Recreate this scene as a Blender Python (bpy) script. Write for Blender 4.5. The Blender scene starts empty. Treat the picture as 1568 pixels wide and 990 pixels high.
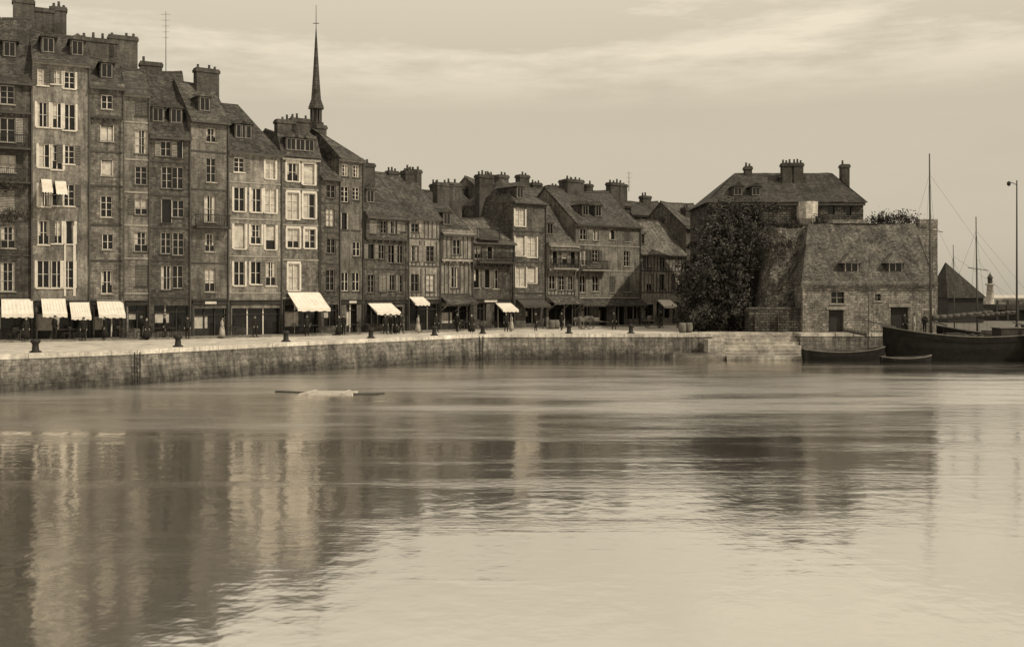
import bpy, math, random
from mathutils import Vector, Matrix, noise
random.seed(7)
scene=bpy.context.scene
H=5.45; F=1600.0; QZ=2.0
def WX(px,D): return (px-784.0)*D/F
def WZ(py,D): return H+(450.0-py)/F*D
def W(px,py,D): return Vector((WX(px,D),D,WZ(py,D)))
TV=(1,.92,.82)
def tint(v): return (v, v*TV[1], v*TV[2], 1)

# ------------------------------------------------------------ materials
def new_mat(name):
    m=bpy.data.materials.new(name); m.use_nodes=True
    nt=m.node_tree; nt.nodes.clear()
    out=nt.nodes.new('ShaderNodeOutputMaterial')
    b=nt.nodes.new('ShaderNodeBsdfPrincipled')
    nt.links.new(b.outputs[0],out.inputs[0])
    return m,nt,b
def math_n(nt,op,a,b=None,clamp=False):
    n=nt.nodes.new('ShaderNodeMath'); n.operation=op; n.use_clamp=clamp
    for i,x in enumerate((a,b)):
        if x is None: continue
        if isinstance(x,(int,float)): n.inputs[i].default_value=x
        else: nt.links.new(x,n.inputs[i])
    return n.outputs[0]
def mrange(nt,x,a,b,c,d):
    n=nt.nodes.new('ShaderNodeMapRange'); n.clamp=True
    nt.links.new(x,n.inputs[0])
    for i,v in zip((1,2,3,4),(a,b,c,d)): n.inputs[i].default_value=v
    return n.outputs[0]
def noise_n(nt,vec,scale,detail=4,rough=.6,sc=(1,1,1)):
    mp=nt.nodes.new('ShaderNodeMapping'); mp.inputs['Scale'].default_value=sc
    nt.links.new(vec,mp.inputs[0])
    n=nt.nodes.new('ShaderNodeTexNoise'); n.inputs['Scale'].default_value=scale
    n.inputs['Detail'].default_value=detail; n.inputs['Roughness'].default_value=rough
    nt.links.new(mp.outputs[0],n.inputs['Vector'])
    return n.outputs['Fac']
def tinted(nt,val,target,tv=TV):
    c=nt.nodes.new('ShaderNodeCombineXYZ')
    for i,k in enumerate(tv): nt.links.new(math_n(nt,'MULTIPLY',val,k),c.inputs[i])
    nt.links.new(c.outputs[0],target)
def surf(name,v,brick=None,contrast=.25,stain=.5,streak=.3,rough=.85,bump=.3,objrand=.25,fine=.25,zband=None):
    """masonry / slate / plaster: albedo v with joints, stains and streaks, in metres via UV"""
    m,nt,b=new_mat(name)
    uv=nt.nodes.new('ShaderNodeUVMap').outputs[0]
    geo=nt.nodes.new('ShaderNodeNewGeometry').outputs['Position']
    val=mrange(nt,noise_n(nt,geo,.55,5,.75),.34,.66,1-stain,1+stain*.9)
    val=math_n(nt,'MULTIPLY',val,mrange(nt,noise_n(nt,uv,1.0,4,.7,(2.8,.35,1)),.34,.66,1-streak,1+streak*.6))
    fn=noise_n(nt,uv,4.5,3,.8)
    val=math_n(nt,'MULTIPLY',val,mrange(nt,fn,.3,.7,1-fine,1+fine))
    h=fn
    if brick:
        br=nt.nodes.new('ShaderNodeTexBrick'); nt.links.new(uv,br.inputs['Vector'])
        br.inputs['Scale'].default_value=1; br.inputs['Brick Width'].default_value=brick[0]
        br.inputs['Row Height'].default_value=brick[1]; br.inputs['Mortar Size'].default_value=brick[2]
        br.inputs['Color1'].default_value=(1+contrast,)*3+(1,)
        br.inputs['Color2'].default_value=(1-contrast,)*3+(1,)
        br.inputs['Mortar'].default_value=(brick[3],)*3+(1,)
        br.inputs['Mortar Smooth'].default_value=.3
        val=math_n(nt,'MULTIPLY',val,br.outputs['Color'])
        h=math_n(nt,'ADD',math_n(nt,'MULTIPLY',fn,.4),math_n(nt,'MULTIPLY',br.outputs['Fac'],-.6))
    if objrand:
        oi=nt.nodes.new('ShaderNodeObjectInfo').outputs['Random']
        val=math_n(nt,'MULTIPLY',val,mrange(nt,oi,0,1,1-objrand,1+objrand))
    if zband:
        s=nt.nodes.new('ShaderNodeSeparateXYZ'); nt.links.new(geo,s.inputs[0])
        zz=math_n(nt,'ADD',s.outputs[2],mrange(nt,noise_n(nt,geo,.9,5,.7),.3,.7,-.4,.4))
        val=math_n(nt,'MULTIPLY',val,mrange(nt,zz,zband[0],zband[1],zband[2],1))
    val=math_n(nt,'MULTIPLY',val,v)
    tinted(nt,val,b.inputs['Base Color'])
    b.inputs['Roughness'].default_value=rough
    b.inputs['Specular IOR Level'].default_value=.15
    bp=nt.nodes.new('ShaderNodeBump'); bp.inputs['Strength'].default_value=bump; bp.inputs['Distance'].default_value=.05
    nt.links.new(h,bp.inputs['Height']); nt.links.new(bp.outputs[0],b.inputs['Normal'])
    return m
def plain(name,v,rough=.6,var=.15,spec=.2,metal=0):
    m,nt,b=new_mat(name)
    geo=nt.nodes.new('ShaderNodeNewGeometry').outputs['Position']
    val=math_n(nt,'MULTIPLY',mrange(nt,noise_n(nt,geo,2.0,3,.75),.3,.7,1-var,1+var),v)
    tinted(nt,val,b.inputs['Base Color'])
    b.inputs['Roughness'].default_value=rough; b.inputs['Specular IOR Level'].default_value=spec
    b.inputs['Metallic'].default_value=metal
    return m
SLATE=(.3,.19,.015,.7); BRICK=(.32,.12,.015,1.1); STONE=(.7,.33,.03,.7)
_w={}
def wallm(kind,v):
    k=(kind,round(v,2))
    if k not in _w:
        if kind=='slate': _w[k]=surf('slate_hung_wall',v,SLATE,.35,.4,.45)
        elif kind=='brick': _w[k]=surf('brick_wall',v,BRICK,.25,.45,.45)
        elif kind=='stone': _w[k]=surf('stone_wall',v,STONE,.25,.4,.35,bump=.6)
        else: _w[k]=surf('plaster_wall',v,None,.2,.48,.5,fine=.35)
    return _w[k]
M={}
M['roof']=surf('slate_roof',.06,(.32,.2,.015,.65),.45,.4,.3,rough=.7,fine=.45)
M['rooft']=surf('tile_roof',.1,(.3,.2,.02,.65),.45,.45,.3,rough=.75,fine=.5)
M['wingroof']=surf('old_tile_roof',.092,(.24,.18,.015,.7),.4,.55,.3,rough=.8,fine=.6,bump=.6,objrand=0)
M['chim']=surf('chimney_brick',.06,(.3,.12,.02,1.2),.2,.4,.3)
M['glass']=plain('window_glass',.010,.12,.2,.4)
M['curtain']=plain('curtain_cloth',.4,.9,.35)
M['frame']=plain('painted_frame',.34,.5,.25)
M['gframe']=plain('grey_frame',.17,.5,.25)
M['wframe']=plain('white_frame',.55,.5,.15)
M['dframe']=plain('dark_frame',.035,.6,.2)
M['shut']=surf('louvred_shutter',.15,(2,.12,.03,.4),.1,.25,.1,bump=.5,objrand=.6)
M['trim']=plain('stone_trim',.24,.8,.35)
M['btrim']=plain('limewashed_surround',.5,.8,.2)
M['dtrim']=plain('timber_trim',.05,.8,.35)
M['awn']=plain('awning_canvas',.66,.85,.12)
M['dawn']=plain('dark_awning_canvas',.06,.85,.3)
M['raft']=plain('bleached_planks',.42,.8,.2)
M['iron']=plain('iron',.02,.6,.2,.2)
M['pipe']=plain('zinc',.06,.6,.2)
M['shop']=plain('shopfront_paint',.03,.6,.45)
M['sign']=plain('sign_board',.5,.6,.15)
M['quaystone']=surf('quay_stone',.14,(.8,.36,.02,.8),.16,.5,.55,objrand=0,bump=.8,fine=.5,zband=(.2,1.1,.4))
M['pave']=surf('quay_paving',.48,(.5,.3,.02,.85),.08,.3,.2,objrand=0,bump=.3)
M['coping']=surf('coping_stone',.44,(1.4,.6,.02,.75),.14,.35,.25,objrand=0)
M['step']=surf('step_stone',.36,(1.0,.3,.02,.6),.15,.4,.25,objrand=0,zband=(.0,.6,.5))
M['rough']=surf('rampart_stone',.09,(.45,.24,.04,.5),.4,.5,.4,objrand=0,bump=1,fine=.55)
M['wingwall']=surf('rubble_wall',.22,(.42,.22,.025,.65),.32,.45,.35,objrand=0,bump=.9,fine=.55)
M['white']=plain('limewash',.45,.8,.5)
M['earth']=surf('trodden_earth',.13,None,.1,.4,.2,objrand=0)
M['hull']=plain('hull_tar',.014,.75,.35,.08)
M['greyhull']=plain('weathered_hull',.16,.75,.35,.08)
M['deck']=plain('deck_planks',.12,.8,.4)
M['wood']=plain('weathered_wood',.13,.8,.3)
M['spar']=plain('spar_wood',.06,.7,.2)
M['sail']=plain('furled_sail',.08,.9,.2)
M['cloth']=plain('dark_cloth',.025,.9,.2,.05)
M['cloth2']=plain('light_cloth',.35,.9,.15,.05)
M['skin']=plain('skin',.34,.6,.05)
M['hair']=plain('hair',.03,.7,.1)
M['bark']=plain('bark',.06,.9,.3)
M['hill']=plain('distant_trees',.1,.95,.3)
def leafm(name,v):
    m,nt,b=new_mat(name)
    geo=nt.nodes.new('ShaderNodeNewGeometry')
    val=mrange(nt,geo.outputs['Random Per Island'],0,1,.45,1.8)
    val=math_n(nt,'MULTIPLY',val,mrange(nt,noise_n(nt,geo.outputs['Position'],.7,3),.35,.65,.5,1.5))
    val=math_n(nt,'MULTIPLY',val,v)
    tinted(nt,val,b.inputs['Base Color']); b.inputs['Roughness'].default_value=.85
    b.inputs['Specular IOR Level'].default_value=.08
    return m
M['leaf']=leafm('ivy_leaves',.042); M['leaf2']=leafm('shrub_leaves',.045)

# ------------------------------------------------------------ mesh builder
class MB:
    def __init__(s): s.v=[];s.f=[]
    def poly(s,pts):
        i=len(s.v); s.v+= [tuple(p) for p in pts]; s.f.append(tuple(range(i,i+len(pts))))
    def box(s,x0,x1,y0,y1,z0,z1):
        P=[(x0,y0,z0),(x1,y0,z0),(x1,y1,z0),(x0,y1,z0),(x0,y0,z1),(x1,y0,z1),(x1,y1,z1),(x0,y1,z1)]
        i=len(s.v); s.v+=P
        for f in ((0,3,2,1),(4,5,6,7),(0,1,5,4),(1,2,6,5),(2,3,7,6),(3,0,4,7)): s.f.append(tuple(i+k for k in f))
    def tube(s,a,b,r0,r1=None,n=6,cap=True):
        a=Vector(a);b=Vector(b); r1=r0 if r1 is None else r1
        d=(b-a).normalized(); u=d.orthogonal().normalized(); w=d.cross(u)
        i=len(s.v)
        for p,r in((a,r0),(b,r1)):
            for k in range(n):
                t=2*math.pi*k/n; s.v.append(tuple(p+u*r*math.cos(t)+w*r*math.sin(t)))
        for k in range(n): s.f.append((i+k,i+(k+1)%n,i+n+(k+1)%n,i+n+k))
        if cap:
            s.f.append(tuple(i+k for k in reversed(range(n)))); s.f.append(tuple(i+n+k for k in range(n)))
    def lathe(s,c,prof,n=12,sx=1,sy=1):
        c=Vector(c); i=len(s.v)
        for r,z in prof:
            for k in range(n):
                t=2*math.pi*k/n; s.v.append((c.x+r*sx*math.cos(t),c.y+r*sy*math.sin(t),c.z+z))
        for j in range(len(prof)-1):
            for k in range(n): s.f.append((i+j*n+k,i+j*n+(k+1)%n,i+(j+1)*n+(k+1)%n,i+(j+1)*n+k))
        s.f.append(tuple(i+k for k in reversed(range(n)))); s.f.append(tuple(i+(len(prof)-1)*n+k for k in range(n)))
    def obj(s,name,mat,parent=None,smooth=False,loc=None,uvoff=0):
        if not s.f: return None
        me=bpy.data.meshes.new(name); me.from_pydata(s.v,[],s.f); me.update()
        uv=me.uv_layers.new(name='UVMap').data
        for p in me.polygons:
            n=p.normal; ax,ay,az=abs(n.x),abs(n.y),abs(n.z)
            for li in p.loop_indices:
                c=me.vertices[me.loops[li].vertex_index].co
                if az>.9: q=(c.x,c.y)
                elif ax>ay: q=(c.y,c.z/max(.3,math.sqrt(1-n.z*n.z)))
                else: q=(c.x,c.z/max(.3,math.sqrt(1-n.z*n.z)))
                uv[li].uv=(q[0]+uvoff,q[1])
            p.use_smooth=smooth
        me.materials.append(mat)
        o=bpy.data.objects.new(name,me); scene.collection.objects.link(o)
        if parent: o.parent=parent
        if loc: o.location=loc
        return o
def empty(name,loc,rz=0):
    e=bpy.data.objects.new(name,None); e.empty_display_size=.5
    scene.collection.objects.link(e); e.location=loc; e.rotation_euler=(0,0,rz); return e

# ------------------------------------------------------------ plan of the quay
FT=[(-420,67),(-250,72),(0,76.5),(290,82.5),(500,89),(700,99),(850,107),(1000,116),(1100,122)]
def FD(px):
    for (a,da),(b,db) in zip(FT,FT[1:]):
        if px<=b: return da+(db-da)*(px-a)/(b-a)
    return FT[-1][1]

def window(P,x,z,w,h,style,rnd):
    """real opening: reveals, glazing, frame, sill, shutters"""
    x0,x1,z0,z1=x-w/2,x+w/2,z,z+h; d=.22
    rv=P['walls']
    rv.poly([(x0,0,z0),(x0,d,z0),(x0,d,z1),(x0,0,z1)]); rv.poly([(x1,0,z0),(x1,0,z1),(x1,d,z1),(x1,d,z0)])
    rv.poly([(x0,0,z0),(x1,0,z0),(x1,d,z0),(x0,d,z0)]); rv.poly([(x0,0,z1),(x0,d,z1),(x1,d,z1),(x1,0,z1)])
    P['glass'].poly([(x0,d,z0),(x1,d,z0),(x1,d,z1),(x0,d,z1)])
    fr=P['frames']; t=.055
    openw=rnd.random()<.12
    if not openw:
        fr.box(x0,x0+t,.1,.17,z0,z1); fr.box(x1-t,x1,.1,.17,z0,z1)
        fr.box(x0+t,x1-t,.103,.17,z0,z0+t); fr.box(x0+t,x1-t,.103,.17,z1-t,z1)
        fr.box(x-.03,x+.03,.098,.167,z0+t,z1-t)
        for q in ((.36,.68) if rnd.random()<.5 else (.5,)): fr.box(x0+t,x1-t,.12,.16,z0+h*q-.014,z0+h*q+.014)
    else:
        fr.box(x0,x0+.04,.0,.17,z0,z1); fr.box(x1-.04,x1,.0,.17,z0,z1)
    r=rnd.random(); cu=style.get('curt',.35)
    if r<cu:
        k=rnd.choice([.35,.5,.28,.8,1.0]) if cu<.8 else 1.0
        zz0=z0+t+(h*rnd.choice([0,0,.35]) if cu<.8 else 0)
        P['curtains'].box(x0+t,x0+t+(w/2-t)*min(1,k*1.3),.185,.205,zz0,z1-t)
        if rnd.random()<.8 or cu>.8: P['curtains'].box(x1-t-(w/2-t)*min(1,k*1.1),x1-t,.185,.205,zz0,z1-t)
    P['sills'].box(x0-.08,x1+.08,-.09,.06,z0-.08,z0)
    if style.get('lintel'): P['sills'].box(x0-.12,x1+.12,-.03,0.0,z1,z1+.2)
    if style.get('surround'):
        P['sills'].box(x0-.16,x0,-.035,0,z0,z1); P['sills'].box(x1,x1+.16,-.035,0,z0,z1)
    if rnd.random()<style.get('shut',.3):
        sw=min(w/2,.5)
        q=rnd.random()
        if q<.3:
            P['shutters'].box(x0+.02,x-.01,.01,.06,z0+.02,z1-.02);P['shutters'].box(x+.01,x1-.02,.01,.06,z0+.02,z1-.02)
        else:
            P['shutters'].box(x0-sw-.02,x0-.02,-.05,-.005,z0,z1)
            if q<.9: P['shutters'].box(x1+.02,x1+sw+.02,-.05,-.005,z0,z1)

def facade(mb,x0,x1,z0,z1,holes):
    holes=[h for h in holes if h[2]>=z0-.01 and h[3]<=z1+.01]
    us=sorted(set([x0,x1]+[h[0] for h in holes]+[h[1] for h in holes]))
    zs=sorted(set([z0,z1]+[h[2] for h in holes]+[h[3] for h in holes]))
    for a,b in zip(us,us[1:]):
        for c,d in zip(zs,zs[1:]):
            cx,cz=(a+b)/2,(c+d)/2
            if any(h[0]<cx<h[1] and h[2]<cz<h[3] for h in holes): continue
            mb.poly([(a,0,c),(b,0,c),(b,0,d),(a,0,d)])

def chimney(P,x,y,zb,zt,w=1.0,d=.7,pots=3):
    P['chimneys'].box(x-w/2,x+w/2,y-d/2,y+d/2,zb,zt-.35)
    P['chimneys'].box(x-w/2-.08,x+w/2+.08,y-d/2-.08,y+d/2+.08,zt-.35,zt-.12)
    P['chimneys'].box(x-w/2-.02,x+w/2+.02,y-d/2-.02,y+d/2+.02,zt-.12,zt)
    rr=random.Random(int(x*100+zt*10))
    for i in range(pots):
        if rr.random()<.2: continue
        px=x-w/2+w*(i+.5)/pots; hh=rr.uniform(.15,.45)
        P['pots'].lathe((px,y,zt),[(.12,0),(.09,hh),(.12,hh+.04)],8)

def dormer(P,x,zf,yb,w=1.0,h=1.2,flat=False):
    zb=zf(yb); y1=yb
    while zf(y1)<zb+h+.5 and y1<yb+6: y1+=.2
    W2=w/2
    P['dormers'].box(x-W2,x+W2,yb,y1,zb-.3,zb+h)
    P['glass'].box(x-W2+.16,x+W2-.16,yb-.012,yb,zb+.12,zb+h-.12)
    fr=P['dframes']
    fr.box(x-W2+.1,x-W2+.16,yb-.05,yb,zb+.05,zb+h-.05); fr.box(x+W2-.16,x+W2-.1,yb-.05,yb,zb+.05,zb+h-.05)
    fr.box(x-W2+.16,x+W2-.16,yb-.047,yb,zb+.06,zb+.12); fr.box(x-W2+.16,x+W2-.16,yb-.047,yb,zb+h-.12,zb+h-.06)
    fr.box(x-.025,x+.025,yb-.04,yb-.013,zb+.12,zb+h-.12)
    e=.15; rh=.12 if flat else .5; R=P['roof']; z=zb+h
    a=(x-W2-e,yb-.2,z);b=(x+W2+e,yb-.2,z);c=(x,yb-.2,z+rh)
    a2=(x-W2-e,y1+.5,z);b2=(x+W2+e,y1+.5,z);c2=(x,y1+.5,z+rh)
    R.poly([a,b,c]);R.poly([a,c,c2,a2]);R.poly([b,b2,c2,c]);R.poly([a,a2,b2,b])

def awning(P,x0,x1,z=3.0,out=1.9,drop=1.0,key='awnings',y=0):
    A=P[key]; n=8
    for i in range(n):
        a=x0+(x1-x0)*i/n; b=x0+(x1-x0)*(i+1)/n; m=(a+b)/2
        for (p,q,sp,sq) in ((a,m,0,-.05),(m,b,-.05,0)):
            A.poly([(p,y-.02,z),(p,y-out*.5,z-drop*.5-.04+sp),(q,y-out*.5,z-drop*.5-.04+sq),(q,y-.02,z)])
            A.poly([(p,y-out*.5,z-drop*.5-.04+sp),(p,y-out,z-drop),(q,y-out,z-drop),(q,y-out*.5,z-drop*.5-.04+sq)])
        hh=.22+.05*(i%2)
        A.box(a,b,y-out-.03,y-out-.005,z-drop-hh,z-drop+.01)
    A.poly([(x0,y-.02,z),(x0,y-out,z-drop-.2),(x0,y-out,z-drop)])
    A.poly([(x1,y-.02,z),(x1,y-out,z-drop),(x1,y-out,z-drop-.2)])
    for x in (x0,x1): P['ironwork'].tube((x,y-out,z-drop-.25),(x,y,z-drop-.4),.02,n=4)

def house(x0,x1,ev,rg,kind='slate',tone=.15,cols=2,roofm='roof',depth=8,mansard=False,hip=0,
          dormers=(),chims=(),awn=(),balc=(),style=None,floors=None,setback=None,back=0,shop=True,cpx=None,
          name='town_house',wh=None,ww=None,bandm='trim',bands=None,dh=1.2,gf=None,upper=None,fr=None,jet=None,pent=False,sill=None,timber=False,panel=()):
    style=style or {}
    rnd=random.Random(int(x0*13+ev))
    gf=gf or rnd.uniform(2.95,3.6); wh=wh or rnd.uniform(.55,.7); ww=ww or rnd.uniform(.8,1.05)
    setback=rnd.uniform(-.12,.2) if setback is None else setback
    bands=(rnd.random()<.5) if bands is None else bands
    tone*=.84
    A=Vector((WX(x0,FD(x0)+back),FD(x0)+back)); B=Vector((WX(x1,FD(x1)+back),FD(x1)+back))
    dr=(B-A); L=dr.length; dr.normalize(); nb=Vector((-dr.y,dr.x))
    A=A+nb*setback
    e=empty(name,(A.x,A.y,QZ),math.atan2(dr.y,dr.x))
    Dm=(FD(x0)+FD(x1))/2+back
    he=WZ(ev,Dm)-QZ
    R=depth/2; hr=WZ(rg,Dm+R*nb.y)-QZ
    keys=('walls','glass','frames','dframes','curtains','sills','shutters','chimneys','pots','dormers','roof','awnings','dark_awnings','ironwork','shopfront','bands','studs','pipes','signs')
    P={k:MB() for k in keys}; PU={k:MB() for k in keys}
    Ls=L-.006
    def U(px):
        k=(px-784)/F
        return (k*A.y-A.x)/(dr.x-k*dr.y)
    n=floors or max(1,round((he-gf)/rnd.uniform(2.7,2.95))); 
    hs=[rnd.uniform(.9,1.1)*(1.08 if f==0 else .9 if f==n-1 else 1) for f in range(n)]; sc=(he-gf-.1)/sum(hs); hs=[h*sc for h in hs]
    zf0=[gf+sum(hs[:f]) for f in range(n+1)]
    holes=[]; wins=[]
    cx=[U(p) for p in cpx] if cpx else [Ls*(i+.5)/cols+rnd.uniform(-.2,.2) for i in range(cols)]
    cx=[c for c in cx if .6<c<Ls-.6] or [Ls/2]
    ns_=upper if upper is not None else (rnd.randint(1,n) if rnd.random()<.55 else n)
    zsplit=zf0[min(n,ns_)] if ns_<n else he
    j=(jet if jet is not None else rnd.choice([0.003,.15,.3])) if zsplit<he else 0
    if mansard: j=.003
    for f in range(n):
        h=hs[f]*wh*(.85 if f==n-1 else 1); zb=zf0[f]+hs[f]*.2
        for c in cx:
            w=min(ww,Ls/len(cx)*.6)*rnd.uniform(.9,1.08)
            if rnd.random()<.05: continue
            hh=h*rnd.choice([1,1,1,1.06,.8,.94]); c2=c+rnd.uniform(-.06,.06); zb2=zb+(h-hh)
            wins.append((c2,zb2,w,hh,zb>=zsplit-.01)); holes.append((c2-w/2,c2+w/2,zb2,zb2+hh))
    shops=[]
    if shop:
        ns=max(1,int(Ls/2.3)); q=[0]+[ (i+rnd.uniform(-.15,.15))/ns for i in range(1,ns)]+[1]
        for i in range(ns):
            a=q[i]*Ls+.28; b=q[i+1]*Ls-.22; zb=.02 if rnd.random()<.5 else rnd.uniform(.5,.9); zt=rnd.choice([2.55,2.55,2.3])
            if rnd.random()<.3: m_=(a+b)/2; a,b=m_-.55,m_+.55
            shops.append((a,b,zb,zt)); holes.append((a,b,zb,zt))
    facade(P['walls'],0,Ls,0,zsplit,holes)
    if zsplit<he:
        facade(PU['walls'],0,Ls,zsplit,he,holes)
        PU['walls'].poly([(0,0,zsplit),(0,j,zsplit),(0,j,he),(0,0,he)]); PU['walls'].poly([(Ls,0,zsplit),(Ls,0,he),(Ls,j,he),(Ls,j,zsplit)])
        PU['walls'].poly([(0,0,zsplit),(Ls,0,zsplit),(Ls,j,zsplit),(0,j,zsplit)])
        PU['bands'].box(.01,Ls-.01,-.08,-.004,zsplit-.16,zsplit+.03)
        if j>.1:
            k=.3
            while k<Ls-.2: PU['bands'].box(k-.07,k+.07,-.03,j-.004,zsplit-.3,zsplit-.163); k+=.75
    if timber:   # exposed framing: studs, rails and braces between the windows
        for f in range(n):
            T=(PU if zf0[f]>=zsplit-.01 else P)['studs']; za=zf0[f]+.07; zb=zf0[f+1]-.1 if f<n-1 else he-.5
            k=.12
            while k<Ls-.1:
                blocked=any(h[0]-.1<k<h[1]+.1 and h[2]<zb and h[3]>za for h in holes)
                T.box(k-.055,k+.055,-.03,-.004,za,za+hs[f]*.17 if blocked else zb); k+=.48+rnd.uniform(-.05,.05)
            T.box(.02,Ls-.15,-.034,-.004,za-.06,za+.06)
    for w in wins: window(PU if w[4] else P,w[0],w[1],w[2],w[3],style,rnd)
    for a,b,zb,zt in shops:
        d=.35; rv=P['shopfront']
        rv.poly([(a,0,zb),(a,d,zb),(a,d,zt),(a,0,zt)]); rv.poly([(b,0,zb),(b,0,zt),(b,d,zt),(b,d,zb)])
        rv.poly([(a,0,zb),(b,0,zb),(b,d,zb),(a,d,zb)]); rv.poly([(a,0,zt),(a,d,zt),(b,d,zt),(b,0,zt)])
        P['glass'].poly([(a,d,zb),(b,d,zb),(b,d,zt),(a,d,zt)])
        k=3 if b-a>1.5 else 2
        for i in range(k+1):
            x=a+(b-a)*i/k; P['shopfront' if rnd.random()<.5 else 'frames'].box(max(a,x-.05),min(b,x+.05),.24,.34,zb,zt)
        P['shopfront'].box(a,b,.2,.345,zt-.55,zt-.48)
        if zb<.3: P['shopfront'].box(a+.05,(a+b)/2-.05,.26,.33,zb,zb+.7)
        if rnd.random()<.45: P['curtains'].box(a+.1,a+(b-a)*.45,.341,.349,zb+.7,zt-.6)
    if shop:
        if rnd.random()<.75:
            P['shopfront'].box(.12,Ls-.12,-.12,-.003,2.62,2.9); P['shopfront'].box(.08,Ls-.08,-.2,-.003,2.9,2.96)
            if rnd.random()<.4:
                a=rnd.uniform(.5,Ls*.4); P['signs'].box(a,a+Ls*.3,-.15,-.122,2.66,2.86)
            for x in (.1,Ls-.1): P['shopfront'].box(x-.09,x+.09,-.08,-.003,0,2.62)
    for (pa,pb,z0_,z1_) in panel: P['signs'].box(U(pa),U(pb),-.07,-.004,z0_,z1_)
    if pent:
        z=gf-.02; n_=6
        for i in range(n_):
            a=Ls*i/n_; b=Ls*(i+1)/n_; w0=noise.noise((a+x0,0,0))*.08; w1=noise.noise((b+x0,0,0))*.08
            P['roof'].poly([(a,-1.2,z-.75+w0),(b,-1.2,z-.75+w1),(b,-.01,z),(a,-.01,z)]); P['roof'].poly([(a,-1.2,z-.75+w0),(a,-1.2,z-.87+w0),(b,-1.2,z-.87+w1),(b,-1.2,z-.75+w1)])
        for x in (.15,Ls/2,Ls-.15): P['bands'].tube((x,-1.1,z-.85),(x,-.02,z-1.5),.05,n=4)
    wl=P['walls']
    wl.poly([(0,depth,0),(0,0,0),(0,0,he),(0,depth,he)]); wl.poly([(Ls,0,0),(Ls,depth,0),(Ls,depth,he),(Ls,0,he)])
    wl.poly([(Ls,depth,0),(0,depth,0),(0,depth,he),(Ls,depth,he)])
    o=.3+j
    if mansard:
        mh=(hr-he)*.72
        prof=[(-.15,he-.02),(.9,he+mh),(R,hr),(depth-.9,he+mh),(depth+.15,he-.02)]
        zf=lambda y:he+mh*max(0,min(1,(y+.15)/1.05))+ (hr-he-mh)*max(0,(y-.9)/(R-.9))
    else:
        s=(hr-he)/R; prof=[(-o,he-o*s),(R,hr),(depth+.3,he-.3*s)]; zf=lambda y:he+s*y
    rf=P['roof']; e2=.06
    if hip and not mansard:
        a=(-e2,prof[0][0],prof[0][1]);b=(Ls+e2,prof[0][0],prof[0][1]);c=(Ls+e2,prof[2][0],prof[2][1]);d=(-e2,prof[2][0],prof[2][1])
        h1=hip if isinstance(hip,(tuple,list)) else (hip,hip)
        r0=(h1[0],R,hr);r1=(Ls-h1[1],R,hr)
        rf.poly([a,b,r1,r0]);rf.poly([c,d,r0,r1]);rf.poly([d,a,r0]);rf.poly([b,c,r1]);rf.poly([a,d,c,b])
    else:
        nseg=max(4,int(L/1.0)); sag=rnd.uniform(.12,.38)
        sg=lambda x,z:z-(sag*math.sin(math.pi*max(0,min(1,x/Ls))) if z>he+.1 else 0)+(noise.noise((x*.7+x0,z,0))*.15 if .5<x<Ls-.5 and z>he+.1 else 0)
        for (ya,za),(yb,zb) in zip(prof,prof[1:]):
            for i in range(nseg):
                xa=-e2+(Ls+2*e2)*i/nseg; xb=-e2+(Ls+2*e2)*(i+1)/nseg
                ym=(ya+yb)/2
                zma=(sg(xa,za)+sg(xa,zb))/2-.05+noise.noise((xa+x0,3,0))*.06; zmb=(sg(xb,za)+sg(xb,zb))/2-.05+noise.noise((xb+x0,3,0))*.06
                rf.poly([(xa,ya,sg(xa,za)),(xb,ya,sg(xb,za)),(xb,ym,zmb),(xa,ym,zma)])
                rf.poly([(xa,ym,zma),(xb,ym,zmb),(xb,yb,sg(xb,zb)),(xa,yb,sg(xa,zb))])
        for x in (0,Ls):
            pts=[(x,max(0,min(depth,y)),max(he,z-.1) if 0<y<depth else he) for y,z in prof]
            wl.poly(pts if x else pts[::-1])
        for x in(-e2,Ls+e2):
            for (ya,za),(yb,zb) in zip(prof,prof[1:]):
                rf.poly([(x,ya,za),(x,yb,zb),(x,yb,zb-.2),(x,ya,za-.2)])
        for i in range(nseg):
            xa=-e2+(Ls+2*e2)*i/nseg; xb=-e2+(Ls+2*e2)*(i+1)/nseg
            P['pipes'].tube((xa,R,sg(xa,hr)+.01),(xb-.03,R,sg(xb,hr)+.01),.1,n=6)
    ye,ze=prof[0]
    (PU if zsplit<he else P)['bands'].box(-.0,Ls+.0,-.2,-.004,he-.46,he-.3)
    P['pipes'].box(-e2,Ls+e2,ye-.1,ye,ze-.14,ze-.01)
    P['pipes'].box(Ls-.1,Ls-.0,-.14-j,-.04-j,0.05,he-.5)
    if bands and not timber:
        for f in range(n):
            if abs(zf0[f]-zsplit)>.3: (PU if zf0[f]>zsplit else P)['bands'].box(0.01,Ls-.12,-.05,-.004,zf0[f]-.06,zf0[f]+.06)
    for dpx in dormers:
        dx,yb=(dpx if isinstance(dpx,tuple) else (dpx,.5))
        dormer(P,U(dx),zf,yb,h=dh)
    for c in chims:
        cxp,ct,cw=c[0],c[1],c[2]; cy=c[3] if len(c)>3 else R; pots=c[4] if len(c)>4 else 3
        xx=(((cxp-784)/F)*(A.y+cy*nb.y)-(A.x+cy*nb.x))/(dr.x-((cxp-784)/F)*dr.y)
        zt=WZ(ct,A.y+cy*nb.y+xx*dr.y)-QZ
        chimney(P,xx,cy,he-.5,zt,cw,.8,pots)
    for aw in awn:
        key='awnings' if aw[2]=='w' else 'dark_awnings'
        z=aw[3] if len(aw)>3 else 3.0
        a,b=U(aw[0]),U(aw[1]); 
        out=aw[4] if len(aw)>4 else 1.9
        awning(P,max(.05,a),max(.8,b),z,out,out*.55,key)
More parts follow.
